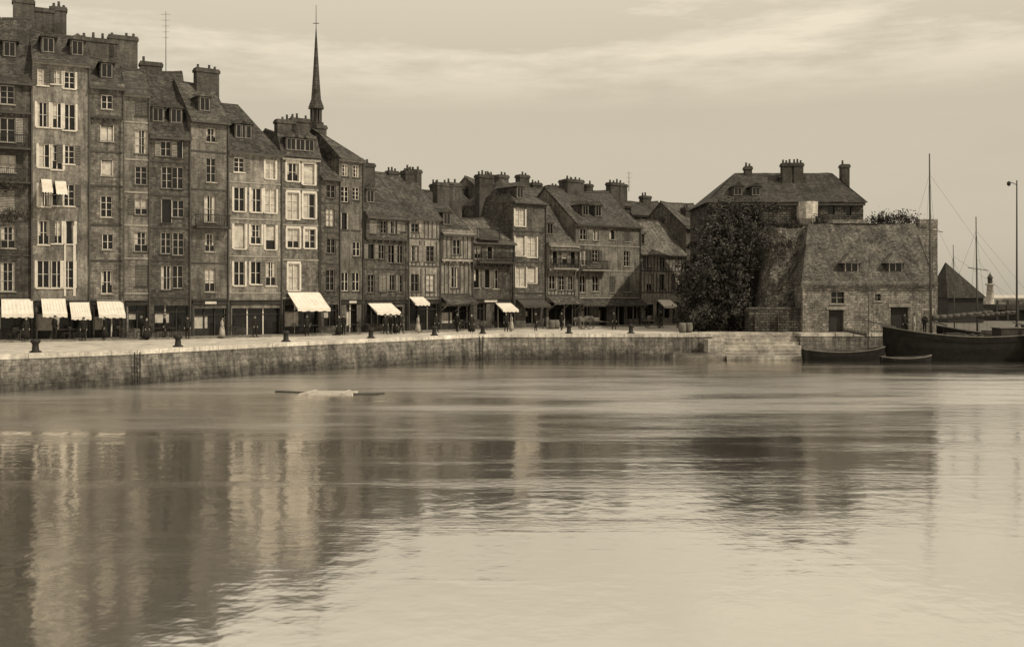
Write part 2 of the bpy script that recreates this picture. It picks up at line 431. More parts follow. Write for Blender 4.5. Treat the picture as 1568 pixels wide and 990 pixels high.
    for bl in balc:
        a,b=max(0.1,U(bl[0])),min(Ls-.1,U(bl[1])); z=zf0[bl[2]]+.1; I=P['ironwork']
        P['bands'].box(a,b,-.85,-.06,z-.14,z)
        I.box(a,b,-.85,-.81,z+.9,z+.96); I.box(a,b,-.848,-.812,z+.08,z+.12)
        x=a
        while x<b: I.box(x,x+.035,-.845,-.815,z,z+.9); x+=.14
        for x in (a,b-.04): I.box(x,x+.04,-.81,-.05,z+.9,z+.95); I.box(x+.003,x+.035,-.5,-.46,z,z+.9)
    wm=wallm(kind,tone)
    fm=M[fr] if fr else M[rnd.choice(['frame','gframe','frame','wframe'])]
    sm=M[sill] if sill else (M['trim'] if style.get('surround') or rnd.random()<.4 else M['dtrim'])
    mats=dict(walls=wm,glass=M['glass'],frames=fm,dframes=M['gframe'],curtains=M['curtain'],sills=sm,shutters=M['shut'],
      chimneys=M['chim'],pots=M['dtrim'],dormers=M['roof'],roof=M[roofm],awnings=M['awn'],dark_awnings=M['dawn'],ironwork=M['iron'],
      shopfront=M['shop'],bands=M[bandm],studs=M['dtrim'],pipes=M['pipe'],signs=M['sign'])
    for k,mb in P.items(): mb.obj(k,mats[k],e,uvoff=x0*.37)
    if not timber: mats['walls']=wallm('slate',.09 if tone>.12 else .07)
    for k,mb in PU.items(): mb.obj('upper_'+k,mats[k],e,uvoff=x0*.37,loc=(0,-j,0))
    return e

dk='dtrim'
house(-420,-250,60,20,'brick',.17,4)
house(-250,-95,85,20,'slate',.14,4,roofm='roof',chims=[(-150,-20,1.4)])
house(-95,50,112,22,'slate',.11,5,cpx=[-70,-35,12,38],chims=[(36,0,1.5,4.5),(66,14,1.6,6),(90,12,1.1,6)],balc=[(-60,46,4),(-60,46,3)],
      awn=[(2,50,'w',3.1,2.0)],style=dict(curt=.5,shut=.2),bandm=dk,dormers=[(15,1.2)],upper=5,fr='frame')
house(50,138,92,52,'plaster',.19,3,cpx=[67,88,106,128],awn=[(63,100,'w',3.1,2.0),(106,136,'w',2.9,2.),(63,79,'w',12.0,1.6),(84,101,'w',11.9,1.6)],
      chims=[(150,60,2.8,5,4),(188,56,2.2,5,4)],style=dict(curt=.5,shut=.25,surround=1),dormers=[(75,.8),(120,.8)],fr='wframe',upper=6,sill='btrim',panel=[(98,101,3.3,8.6),(112,116,3.3,8.6)])
house(138,190,128,88,'slate',.17,2,awn=[(148,188,'w',3.0,2.0)],style=dict(curt=.5,shut=.2),bandm=dk,chims=[(183,92,1.4,5)],dormers=[(165,.8)],upper=5,fr='wframe')
house(190,230,140,102,'brick',.15,2,style=dict(curt=.3,shut=.5),chims=[(231,96,1.7,5)])
house(230,292,205,108,'slate',.11,3,cpx=[240,255,272],dormers=[(244,.8),(272,.8)],style=dict(curt=.3,shut=.2),bandm=dk,depth=10,fr='frame')
house(292,350,182,124,'brick',.13,3,balc=[(296,348,2)],chims=[(316,106,1.9,3.5,4)],dormers=[(318,.7)],style=dict(curt=.25,shut=.2),bandm=dk)
house(350,432,230,160,'plaster',.22,3,cpx=[366,392,414],dormers=[(375,1.0),(384,1.0)],style=dict(curt=.45,shut=.4,surround=1),
      hip=(0.5,2.2),depth=9,fr='wframe',upper=4,bands=True,sill='btrim')
house(432,491,238,200,'slate',.13,2,mansard=True,cpx=[449,474],dormers=[(446,.05),(460,.05),(474,.05)],awn=[(440,489,'w',3.6,2.4)],
      style=dict(curt=.75,shut=.0,surround=1,lintel=1),chims=[(436,184,1.6,2.5,4),(458,182,1.6,2.5,4)],bandm='trim',dh=1.1,ww=1.35,wh=.7,fr='wframe',upper=9,sill='btrim')
house(491,520,270,215,'slate',.08,2,style=dict(curt=.3,shut=.1),bandm=dk,chims=[(489,192,1.0,4)])
house(520,557,240,200,'plaster',.14,2,style=dict(curt=.2,shut=.1),hip=(0,3),bands=False,depth=7,upper=5)
house(557,622,325,262,'slate',.12,4,dormers=[(575,.8)],awn=[(562,598,'w',2.7,1.5)],style=dict(curt=.4,shut=.3),bandm=dk,
      chims=[(562,250,1.2,3),(626,262,1.4,4)],jet=.25,upper=2)
house(622,674,330,272,'plaster',.28,2,style=dict(curt=.3,shut=.5),awn=[(626,648,'w',3.2,1.0)],hip=(0,0),chims=[(628,260,1.0,4),(636,260,.9,4)],upper=3,timber=True)
house(674,722,352,308,'plaster',.2,3,style=dict(curt=.5,shut=.2),dormers=[(690,.6)],chims=[(678,280,1.9,4.5,4),(694,280,1.6,4.5,4)],pent=True,timber=True,jet=.35,upper=1)
house(722,786,366,330,'slate',.1,4,style=dict(curt=.3,shut=.2),bandm=dk,chims=[(741,268,1.8,5,4)],roofm='rooft',awn=[(758,782,'w',2.6,1.2)],balc=[(726,782,1),(726,760,2)],fr='frame',jet=.35,upper=1)
house(786,836,308,274,'slate',.11,2,cpx=[797,814],style=dict(curt=1,shut=0,surround=1),hip=(2,2),dormers=[(800,.4)],ww=1.6,depth=9,
      chims=[(768,268,1.3,6),(800,268,1.3,6)],bandm=dk,awn=[(790,832,'d',3.0,1.2)],wh=.64,fr='wframe',upper=9,sill='btrim')
house(836,881,372,312,'plaster',.19,3,style=dict(curt=.3,shut=.2),dormers=[(850,.8)],roofm='rooft',chims=[(846,284,1.4,6)],pent=True,jet=.4,upper=1,timber=True,balc=[(840,878,1)])
house(881,980,342,290,'plaster',.2,4,style=dict(curt=.4,shut=.4),dormers=[(905,.9),(925,.9)],chims=[(878,275,2.4,5,4),(942,280,2.2,6,4)],depth=10,
      pent=True,balc=[(884,925,1)],cpx=[893,912,938,960],upper=3,fr='frame')
house(980,1050,386,336,'plaster',.24,3,style=dict(curt=.5,shut=.3),roofm='rooft',awn=[(1006,1026,'w',2.8,1.2)],dormers=[(990,.8)],chims=[(1018,334,1.2,4)],upper=2,timber=True)
house(1050,1100,346,310,'slate',.12,2,bandm=dk,chims=[(1052,318,1.2,2)])
for a in [(590,650,300,262,.12,[(600,262,1.2,4)]),(655,735,318,288,.11,[(668,282,1.2,4),(708,286,1.5,4)]),(745,800,300,272,.12,[(752,268,1.4,4)]),
          (812,872,300,284,.11,[(820,280,1.3,4),(868,276,1.8,4)]),(872,965,310,288,.12,[(900,282,1.0,4),(950,282,1.6,4)]),(965,1040,328,306,.13,[(988,300,1.3,4),(1030,318,1.1,4)]),
          (1035,1095,350,320,.13,[(1048,318,1.2,4)])]:
    house(a[0],a[1],a[2],a[3],'plaster',a[4],3,chims=a[5],back=11,shop=False,style=dict(curt=.2),roofm=random.choice(['roof','rooft']),upper=99)

def aerial(px,py0,py1,D):
    mb=MB(); x=WX(px,D); a=(x,D,WZ(py1,D)); b=(x,D,WZ(py0,D)); mb.tube(a,b,.04,.02)
    z=b[2]
    for i in range(5): mb.tube((x-.4+.04*i,D,z-.25-i*.5),(x+.4-.04*i,D,z-.25-i*.5),.012,n=4)
    e=empty('roof_aerial',(0,0,0)); mb.obj('mast',M['iron'],e)
aerial(254,18,120,90); aerial(963,262,292,120)

# ------------------------------------------------------------ church spire
D=170; e=empty('church_spire',(WX(484,D),D,0)); a=MB(); b=MB(); c=MB()
z=lambda py:WZ(py,D)
a.box(-1.5,1.5,-1.5,1.5,QZ,z(232)); a.lathe((0,0,0),[(1.5,z(232)),(1.15,z(222)),(1.1,z(190)),(1.25,z(188))],8)
for k in range(8):
    t=math.pi/4*k+math.pi/8; x,y=.85*math.cos(t),.85*math.sin(t); a.tube((x,y,z(190)),(x,y,z(166)),.13,n=5)
a.lathe((0,0,0),[(.4,z(190)),(.35,z(166))],8)
b.lathe((0,0,0),[(1.3,z(167)),(1.25,z(164)),(.8,z(152)),(.52,z(115)),(.3,z(80)),(.08,z(46)),(.04,z(40))],8)
c.tube((0,0,z(48)),(0,0,z(8)),.07,.04); c.box(-.5,.5,-.04,.04,z(36)-.05,z(36)+.05)
a.obj('belfry',M['chim'],e); b.obj('spire',M['roof'],e); c.obj('cross',M['iron'],e)

# ------------------------------------------------------------ quay, land, water
edge=[Vector((-62,25)),Vector((-45,43)),Vector((-28.5,58)),Vector((-22.7,63.2)),Vector((-15.6,73)),Vector((-9,80.5)),Vector((-3.2,87)),Vector((-1,88)),Vector((17,88.6)),
      Vector((17,92)),Vector((24.8,92)),Vector((24.8,90)),Vector((60,90)),Vector((60,60))]
g=MB(); pts=[(p.x,p.y,QZ) for p in edge]+[(3000,60,QZ),(3000,4000,QZ),(-3000,4000,QZ),(-3000,25,QZ)]
g.poly(pts); g.obj('ground',M['pave'])
g=MB(); g.poly([(37.6,90.7,QZ+.004),(300,90.7,QZ+.004),(900,900,QZ+.004),(37.6,900,QZ+.004)]); g.obj('earth_yard',M['earth'])
wl=MB();cp=MB(); run=0
for a,b in zip(edge,edge[1:]):
    Ln=(b-a).length; n=max(1,int(Ln/1.5)); d=(b-a).normalized(); out=Vector((d.y,-d.x)); nn=max(2,int(Ln/.5))
    rows=[-1.5,0,.35,.7,1.05,1.4,QZ-.004]
    vid={}
    for i in range(nn+1):
        for j,zr in enumerate(rows):
            p=a+(b-a)*(i/nn); off=.25*(QZ-zr)/3.5
            wob=noise.noise((p.x*.9,p.y*.9,zr*1.3))*.06 if 0<i<nn and j<len(rows)-1 else 0
            vid[i,j]=len(wl.v); wl.v.append((p.x+out.x*(off+wob),p.y+out.y*(off+wob),zr))
    for i in range(nn):
        for j in range(len(rows)-1): wl.f.append((vid[i,j],vid[i+1,j],vid[i+1,j+1],vid[i,j+1]))
    for i in range(n):
        p=a+(b-a)*(i/n+.001); q=a+(b-a)*((i+1)/n-.001); j=random.uniform(-.006,.006); jo=random.uniform(-.015,.015)
        P=[p+out*(.06+jo),q+out*(.06+jo),q-out*.65,p-out*.65]; k=len(cp.v)
        cp.v+=[(v.x,v.y,QZ-.2) for v in P]+[(v.x,v.y,QZ+.1+j) for v in P]
        for f in ((0,1,5,4),(4,5,6,7),(1,2,6,5),(2,3,7,6),(3,0,4,7)): cp.f.append(tuple(k+m for m in f))
q=empty('quay_wall',(0,0,0)); wl.obj('wall_face',M['quaystone'],q); cp.obj('coping',M['coping'],q)
kb=MB()
for a,b in zip([p for p in range(-400,1050,25)],[p for p in range(-375,1075,25)]):
    A=Vector((WX(a,FD(a)-2.4),FD(a)-2.4));B=Vector((WX(b,FD(b)-2.4),FD(b)-2.4));C=Vector((WX(b,FD(b)+1),FD(b)+1));E=Vector((WX(a,FD(a)+1),FD(a)+1))
    kb.poly([(v.x,v.y,QZ+.13) for v in (A,B,C,E)]); kb.poly([(A.x,A.y,QZ),(B.x,B.y,QZ),(B.x,B.y,QZ+.13),(A.x,A.y,QZ+.13)])
kb.obj('pavement',surf('pavement_slabs',.2,(.9,.6,.02,.6),.15,.3,.2,objrand=0))

def water_mat():
    m=bpy.data.materials.new('harbour_water'); m.use_nodes=True; nt=m.node_tree; nt.nodes.clear()
    out=nt.nodes.new('ShaderNodeOutputMaterial')
    geo=nt.nodes.new('ShaderNodeNewGeometry').outputs['Position']
    s=nt.nodes.new('ShaderNodeSeparateXYZ'); nt.links.new(geo,s.inputs[0])
    # wind-ruffled patches on the far side of the basin
    warp=mrange(nt,noise_n(nt,geo,.06,6,.7,(.6,2.6,1)),.25,.75,-20,20)
    y=math_n(nt,'ADD',s.outputs[1],warp)
    ruff=math_n(nt,'MULTIPLY',mrange(nt,y,38,58,0,1),mrange(nt,y,62,80,1,.1))
    cat=mrange(nt,noise_n(nt,geo,.12,6,.7,(.3,2.6,1)),.50,.66,0,.6)
    ruff=math_n(nt,'MAXIMUM',ruff,math_n(nt,'MULTIPLY',cat,mrange(nt,y,20,40,.08,1)))
    gl=nt.nodes.new('ShaderNodeBsdfGlossy'); gl.inputs['Color'].default_value=(.98,.96,.93,1)
    nt.links.new(mrange(nt,ruff,0,1,.095,.27),gl.inputs['Roughness'])
    df=nt.nodes.new('ShaderNodeBsdfDiffuse'); df.inputs['Color'].default_value=tint(.11)
    h=math_n(nt,'ADD',math_n(nt,'MULTIPLY',noise_n(nt,geo,1.6,2,.5),.32),math_n(nt,'MULTIPLY',noise_n(nt,geo,.3,2,.5,(1,1.3,1)),.6))
    fineh=noise_n(nt,geo,4.0,3,.65)
    h=math_n(nt,'ADD',h,math_n(nt,'MULTIPLY',fineh,math_n(nt,'ADD',.05,math_n(nt,'MULTIPLY',ruff,1.1))))
    bp=nt.nodes.new('ShaderNodeBump'); bp.inputs['Strength'].default_value=1; bp.inputs['Distance'].default_value=.03
    nt.links.new(h,bp.inputs['Height'])
    nt.links.new(bp.outputs[0],gl.inputs['Normal'])
    lw=nt.nodes.new('ShaderNodeLayerWeight'); lw.inputs[0].default_value=.5
    fac=mrange(nt,lw.outputs['Facing'],.55,.95,.74,.95)
    mx=nt.nodes.new('ShaderNodeMixShader'); nt.links.new(fac,mx.inputs[0]); nt.links.new(df.outputs[0],mx.inputs[1]); nt.links.new(gl.outputs[0],mx.inputs[2])
    nt.links.new(mx.outputs[0],out.inputs[0]); return m
w=MB(); w.poly([(-3000,-300,0),(3000,-300,0),(3000,4000,0),(-3000,4000,0)]); w.obj('water',water_mat())

st=MB()
for i in range(7):
    zt=QZ-.1-.29*i; st.box(17.02,24.78,92-.62*(i+1),92-.62*i-.004,-1.2,zt)
st.box(16.2,17.6,86.4,88.3,-1.2,1.7); st.box(17.7,24.6,86.0,87.55,-1.2,.35)
e=empty('landing_steps',(0,0,0)); st.obj('treads',M['step'],e)

def bollard(x,y):
    mb=MB(); mb.lathe((0,0,0),[(.34,0),(.33,.06),(.2,.12),(.17,.45),(.21,.52),(.28,.6),(.28,.68),(.18,.76),(.05,.79)],14)
    e=empty('mooring_bollard',(x,y,QZ+.1)); mb.obj('post',M['iron'],e,smooth=True)
def edgeD(px):
    for a,b in zip(edge,edge[1:]):
        k=(px-784)/F; den=(b.x-a.x)-k*(b.y-a.y)
        if abs(den)<1e-6: continue
        t=(k*a.y-a.x)/den
        if 0<=t<=1 and b.x>=a.x: return a+(b-a)*t
for px in (57,275,440,570,667,741,873,968):
    p=edgeD(px); k=1+.75/p.y; bollard(p.x*k-.1,p.y*k)
for px in (206,733):
    p=edgeD(px); mb=MB(); 
    o=Vector((.74,-.67)) if px<700 else Vector((.6,-.8)); t=Vector((-o.y,o.x)); b0=p+o*.34
    for s_ in (-.17,.17): mb.tube((b0.x+t.x*s_,b0.y+t.y*s_,-.6),(b0.x+t.x*s_,b0.y+t.y*s_,QZ-.05),.04)
    for i in range(8):
        zz=-.4+i*.28; mb.tube((b0.x-t.x*.17,b0.y-t.y*.17,zz),(b0.x+t.x*.17,b0.y+t.y*.17,zz),.025)
    e=empty('quay_ladder',(0,0,0)); mb.obj('rungs',M['iron'],e)

# ------------------------------------------------------------ Lieutenance: front wing
D=92.0
def lieut():
    P={k:MB() for k in ('walls','glass','frames','sills','dormers','roof','doors')}
    x0=WX(1229,D); x1=WX(1433,D); L=x1-x0; e=empty('stone_guardhouse',(x0,D,QZ))
    he=WZ(431,D)-QZ; R=5.0; hr=WZ(342,D+R)-QZ
    u=lambda px:(px-1229)*D/F
    zz=lambda py:WZ(py,D)-QZ
    holes=[(u(1269),u(1292),zz(508),zz(474)),(u(1364),u(1391),zz(505),zz(470)),(u(1273),u(1293),zz(464),zz(447)),(u(1340),u(1349),zz(460),zz(450))]
    facade(P['walls'],0,L,0,he,holes)
    for i,(a,b,c,d) in enumerate(holes):
        dd=.35
        for q in ([(a,0,c),(a,dd,c),(a,dd,d),(a,0,d)],[(b,0,c),(b,0,d),(b,dd,d),(b,dd,c)],[(a,0,c),(b,0,c),(b,dd,c),(a,dd,c)],[(a,0,d),(a,dd,d),(b,dd,d),(b,0,d)]): P['walls'].poly(q)
        key='doors' if i<2 else 'glass'
        P[key].poly([(a,dd,c),(b,dd,c),(b,dd,d),(a,dd,d)])
        if i<2:
            for k in range(7): P['doors'].box(a+(b-a)*k/7+.01,a+(b-a)*(k+1)/7-.01,dd-.05,dd-.003,c,d)
            P['sills'].box(a-.2,b+.2,-.06,-.002,d,d+.28)
        else:
            P['frames'].box((a+b)/2-.03,(a+b)/2+.03,.28,.34,c,d); P['frames'].box(a,b,.283,.338,(c+d)/2-.03,(c+d)/2+.03)
            P['sills'].box(a-.15,b+.15,-.1,-.002,c-.14,c)
    w=P['walls']; w.poly([(0,10,0),(0,0,0),(0,0,he),(0,10,he)]); w.poly([(L,0,0),(L,10,0),(L,10,he),(L,0,he)])
    s=(hr-he)/R; rf=P['roof']; o=.25
    xa=u(1229)+1.9
    a=(-.2,-o,he-o*s);b=(L+.1,-o,he-o*s);c=(L+.1,10,he);d=(-.2,10,he);r0=(xa,R,hr);r1=(L+.1,R,hr)
    n=22; lp=lambda p,q,t:tuple(p[k]+(q[k]-p[k])*t for k in range(3))
    m_=6
    def rp(f,g):
        p=lp(lp(a,b,f),lp(r0,r1,f),g)
        dz=-.16*math.sin(f*math.pi)*g-.13*math.sin(g*math.pi)+(noise.noise((f*9,g*4,1))*.1 if 0<f<1 else 0)
        return (p[0],p[1],p[2]+dz)
    for i in range(n):
        for j in range(m_):
            rf.poly([rp(i/n,j/m_),rp((i+1)/n,j/m_),rp((i+1)/n,(j+1)/m_),rp(i/n,(j+1)/m_)])
    rf.poly([c,d,r0,r1]);rf.poly([d,a,r0]); rf.poly([a,(a[0],a[1],a[2]-.15),(b[0],b[1],b[2]-.15),b])
    w.poly([(L,0,he),(L,10,he),(L,R,hr-.05)])
    zf=lambda y:he+s*y
    for px in (1309,1377):
        x=u(px); yb=.9; zb=zf(yb)-.1; Wd=.72; h=.85
        P['dormers'].box(x-Wd,x+Wd,yb,yb+1.6,zb-.2,zb+h)
        P['glass'].box(x-Wd+.2,x+Wd-.2,yb-.02,yb,zb+.1,zb+h-.05)
        P['frames'].box(x-.03,x+.03,yb-.05,yb-.022,zb+.1,zb+h-.05)
        P['frames'].box(x-Wd+.13,x-Wd+.2,yb-.06,yb,zb+.02,zb+h); P['frames'].box(x+Wd-.2,x+Wd-.13,yb-.06,yb,zb+.02,zb+h)
        z0=zb+h-.1; wd=Wd+.35
        A_=(x-wd,yb-.35,z0);B_=(x+wd,yb-.35,z0);C_=(x,yb+.35,z0+.95);A2=(x-wd,yb+2.4,z0);B2=(x+wd,yb+2.4,z0);C2=(x,yb+2.6,z0+.95)
        rf.poly([A_,B_,C_]);rf.poly([A_,C_,C2,A2]);rf.poly([B_,B2,C2,C_]);rf.poly([A_,A2,B2,B_])
    mats=dict(walls=M['wingwall'],glass=M['glass'],frames=M['frame'],sills=M['trim'],dormers=M['dtrim'],roof=M['wingroof'],doors=M['dframe'])
    for k,mb in P.items(): mb.obj(k,mats[k],e)
lieut()
t=MB(); t.box(WX(1262,99),WX(1433,99),98.6,104,QZ,WZ(348,99)); t.box(WX(1266,99),WX(1326,99),98.55,99,WZ(348,99),WZ(337,99))
t.box(WX(1405,99),WX(1433,99),98.55,99.5,WZ(348,99),WZ(336,99))
e=empty('terrace_wall',(0,0,0)); t.obj('masonry',M['wingwall'],e)

def mainblock():
    D=103.; P={k:MB() for k in ('walls','glass','frames','dframes','chimneys','pots','dormers','roof','plaster','eaves')}
    x0=WX(1086,D);x1=WX(1322,D);L=x1-x0;e=empty('lieutenance_building',(x0,D,QZ))
    he=WZ(307,D)-QZ; dep=11;R=5.5; hr=WZ(265,D+R)-QZ
    u=lambda px:(px-1086)*D/F; zz=lambda py:WZ(py,D)-QZ
    holes=[(u(1268),u(1278),zz(328),zz(312)),(u(1296),u(1304),zz(330),zz(316))]
    facade(P['walls'],0,L,0,he,holes)
    for a,b,c,d in holes:
        P['glass'].poly([(a,.25,c),(b,.25,c),(b,.25,d),(a,.25,d)])
        for q in ([(a,0,c),(a,.25,c),(a,.25,d),(a,0,d)],[(b,0,c),(b,0,d),(b,.25,d),(b,.25,c)],[(a,0,c),(b,0,c),(b,.25,c),(a,.25,c)],[(a,0,d),(a,.25,d),(b,.25,d),(b,0,d)]): P['walls'].poly(q)
    w=P['walls'];w.poly([(0,dep,0),(0,0,0),(0,0,he),(0,dep,he)]); w.poly([(L,0,0),(L,dep,0),(L,dep,he),(L,0,he)]); w.poly([(L,dep,0),(0,dep,0),(0,dep,he),(L,dep,he)])
    rf=P['roof']; o=.35
    r0=(u(1140)*1.06,R,hr);r1=(u(1292)*1.04,R,hr)
    a=(-o,-o,he-.2);b=(L+o,-o,he-.2);c=(L+o,dep+o,he-.2);d=(-o,dep+o,he-.2)
    lp=lambda p,q,t:tuple(p[k]+(q[k]-p[k])*t for k in range(3)); n=20
    def rp(f,g):
        p=lp(lp(a,b,f),lp(r0,r1,f),g); return (p[0],p[1],p[2]-.1*math.sin(g*math.pi)+(noise.noise((f*8,g*3,6))*.1 if 0<f<1 else 0))
    for i in range(n):
        for j in range(4): rf.poly([rp(i/n,j/4),rp((i+1)/n,j/4),rp((i+1)/n,(j+1)/4),rp(i/n,(j+1)/4)])
    rf.poly([c,d,r0,r1]);rf.poly([d,a,r0]);rf.poly([b,c,r1]);rf.poly([a,d,c,b])
    P['eaves'].box(-.1,L+.1,-.3,-.01,he-.5,he-.26)
    s=(hr-he+.2)/(R+o); zf=lambda y:he-.2+s*(y+o)
    for px in (1133,1161): dormer(P,u(px),zf,.9,w=1.0,h=.9)
    def ch(px,py,wd,y,pots):
        x=(WX(px,D+y)-x0); chimney(P,x,y,he,WZ(py,D+y)-QZ,wd,.9,pots)
    ch(1145,255,.7,R,2); ch(1204,250,1.0,4,3); ch(1221,250,1.0,4,3); ch(1293,252,.8,R-.5,2); ch(1212,268,2.6,4.2,0)
    cx=u(1236); P['plaster'].lathe((cx,.25,0),[(.3,zz(352)),(.8,zz(344)),(1.1,zz(335)),(1.15,zz(309))],10)
    mats=dict(walls=M['rough'],glass=M['glass'],frames=M['frame'],dframes=M['gframe'],chimneys=M['chim'],pots=M['dtrim'],dormers=M['roof'],roof=M['roof'],plaster=M['white'],eaves=M['dtrim'])
    for k,mb in P.items(): mb.obj(k,mats[k],e)
mainblock()
def rampart():
    mb=MB(); nx,nz=30,40; e=empty('rampart_tower',(0,0,0))
    pts=[]
    for j in range(nz+1):
        v=j/nz
        for i in range(nx+1):
            uu=i/nx
            pxl=1150+22*v; pxr=1236+22*v
            ang=(uu-.5)*math.pi*.9
            px=(pxl+pxr)/2+ (pxr-pxl)/2*math.sin(ang)/math.sin(math.pi*.45)
            Dd=96.5+4.0*v-3.4*math.cos(ang)
            topz=11.6+1.6*noise.noise((uu*3.2,3.1,0))
            z=QZ+(topz-QZ)*v
            nn=noise.noise((px*.12,z*1.1,2))*.35+noise.noise((px*.35,z*2.6,5))*.25
            pts.append((WX(px,Dd),Dd+nn,z+noise.noise((uu*9,v*3,8))*.35*v))
    mb.v=pts
    for j in range(nz):
        for i in range(nx):
            a=j*(nx+1)+i; mb.f.append((a,a+1,a+nx+2,a+nx+1))
    top=[nz*(nx+1)+i for i in range(nx+1)]; mb.f.append(tuple(top))
    mb.obj('masonry',surf('old_rampart_stone',.125,(.45,.24,.04,.5),.4,.5,.4,objrand=0,bump=1,fine=.6),e)
    lw=MB(); x0,x1=WX(1146,93),WX(1227,93)
    lw.box(x0,x1,92.6,94.5,QZ,WZ(474,93)); lw.box(x0-.05,x1+.05,92.55,93.1,WZ(474,93),WZ(470,93)); 
    for px in (1160,1195): 
        x=WX(px,93); lw.box(x-.4,x+.4,92.25,92.597,QZ,WZ(482,93))
    lw.obj('low_wall',M['rough'],e)
rampart()

# ------------------------------------------------------------ foliage
def leaves(name,blobs,n,size,mat,D,trunk=None,depthk=.8,seed=1):
    rnd=random.Random(seed); mb=MB(); e=empty(name,(0,0,0)); tot=sum(b[2]*b[3] for b in blobs)
    for b in blobs:
        px,py,rx,ry=b[:4]; Db=b[4] if len(b)>4 else D
        c=W(px,py,Db); ax=rx*Db/F; az=ry*Db/F; ay=min(ax,az)*depthk+.3
        k=max(4,int(n*(rx*ry/tot)/36)); 
        for _ in range(k):
            d=Vector((rnd.gauss(0,1),rnd.gauss(0,1)-.5,rnd.gauss(0,1))).normalized()
            rr=rnd.uniform(.6,1.08)*(1+.3*noise.noise(d*2.3+Vector((px,py,0))))
            cc=c+Vector((d.x*ax*rr,d.y*ay*rr,d.z*az*rr)); cr=rnd.uniform(.2,.6)
            for i in range(36):
                q=Vector((rnd.gauss(0,1),rnd.gauss(0,1),rnd.gauss(0,1)))*cr*.55+cc
                if q.z<QZ+.05: continue
                nrm=(d+Vector((rnd.gauss(0,.6),rnd.gauss(0,.6),rnd.gauss(0,.6)))).normalized()
                u=nrm.orthogonal().normalized(); u=Matrix.Rotation(rnd.uniform(0,6.28),3,nrm)@u; w_=nrm.cross(u)
                s=size*rnd.uniform(.5,1.3)
                mb.poly([q-u*s*.5,q+w_*s*.3+u*.1*s,q+u*s*.6,q-w_*s*.35])
    mb.obj('foliage',mat,e)
    if trunk:
        tb=MB()
        for ch in trunk:
            for i in range(len(ch)-1):
                p=W(*ch[i]);q=W(*ch[i+1]); r=.22*(1-i/len(ch)); tb.tube(p,q,r,r*.75,7)
        tb.obj('stems',M['bark'],e)
leaves('ivy_covered_tree',[(1078,480,42,32,97),(1072,430,34,45,97),(1090,385,36,45,98),(1102,345,32,36,99),(1122,420,30,75,98),(1135,350,34,38,100),
   (1122,480,30,32,96),(1052,450,18,44,97),(1056,487,22,18,96),(1172,325,28,13,101.5)],23000,.27,M['leaf'],98,
   trunk=[[(1075,507,97),(1080,470,97),(1072,430,97),(1090,380,98)],[(1105,507,97.5),(1110,450,98),(1120,390,98),(1110,345,99)],[(1130,505,97),(1138,440,98),(1150,370,99)]],seed=3)
leaves('climbing_ivy',[(1256,352,13,22,99.5),(1250,385,9,16,97),(1205,345,24,8,100),(1264,372,8,12,99),(1172,372,8,22,96),(1200,372,16,5,96)],3400,.2,M['leaf'],100,seed=5,depthk=.4)
leaves('terrace_shrubs',[(1340,340,16,9,100),(1365,338,18,10,100),(1392,338,14,8,100),(1352,333,8,7,100),(1380,332,7,5,100)],2400,.18,M['leaf2'],100,seed=6)
leaves('balcony_plants',[(20,330,22,9,75.4),(15,285,14,6,75.4)],900,.16,M['leaf2'],75,seed=8,depthk=.4)
mb=MB(); mb.box(WX(1072,100),WX(1165,100),99.6,103,QZ,WZ(345,100)); mb.box(WX(1050,100),WX(1072,100),100,103,QZ,WZ(415,100)); e=empty('retaining_wall',(0,0,0)); mb.obj('masonry',M['rough'],e)

# ------------------------------------------------------------ right-hand background
D=125; e=empty('harbour_shed',(WX(1452,D),D,QZ)); a=MB();b=MB();L=54*D/F
z1=WZ(456,D)-QZ; z2=WZ(400,D)-QZ
a.box(0,L,0,6,0,z1); a.box(.8,1.9,-.03,0,.1,1.9)
b.poly([(-.2,-.3,z1),(L+.3,-.3,z1),(.9,3,z2)]);b.poly([(L+.3,-.3,z1),(L+.3,6.3,z1),(.9,3,z2)]);b.poly([(L+.3,6.3,z1),(-.2,6.3,z1),(.9,3,z2)]);b.poly([(-.2,6.3,z1),(-.2,-.3,z1),(.9,3,z2)])
a.obj('walls',M['dframe'],e); b.obj('roof',surf('tarred_roof',.04,SLATE,.3,.3,.3),e)
D=230; e=empty('lighthouse',(WX(1516,D),D,QZ)); a=MB();b=MB(); zz=lambda py:WZ(py,D)-QZ
a.lathe((0,0,0),[(1.1,0),(.9,1),(.65,zz(437)),(1.0,zz(436)),(1.0,zz(434))],14); b.lathe((0,0,0),[(.5,zz(434)),(.5,zz(426)),(.7,zz(425.5)),(.1,zz(419)),(.06,zz(416))],10)
a.obj('tower',M['white'],e,True); b.obj('lantern',M['dtrim'],e)
mb=MB(); 
for i in range(60):
    x=60+i*4; h=1.5+2.2*abs(noise.noise((i*.21,0,0)))+1.2*noise.noise((i*.9,4,0))
    mb.lathe((x,260+5*noise.noise((i,0,1)),QZ),[(2.6,0),(3.0,h*.5),(2.0,h*.85),(.5,h)],8)
mb.obj('distant_treeline',M['hill'])
mb=MB(); mb.box(WX(1440,135),WX(1760,135),135,141,QZ,WZ(474,135)); mb.box(WX(1524,135),WX(1600,135),134,141,WZ(474,135),WZ(466,135))
for i in range(14): mb.box(WX(1520+i*16,135),WX(1522.5+i*16,135),133.9,134,QZ+.1,WZ(459,135))
mb.box(WX(1520,135),WX(1740,135),133.85,133.9,WZ(462,135),WZ(460.5,135))
e=empty('jetty_fence',(0,0,0)); mb.obj('timbers',M['dtrim'],e)
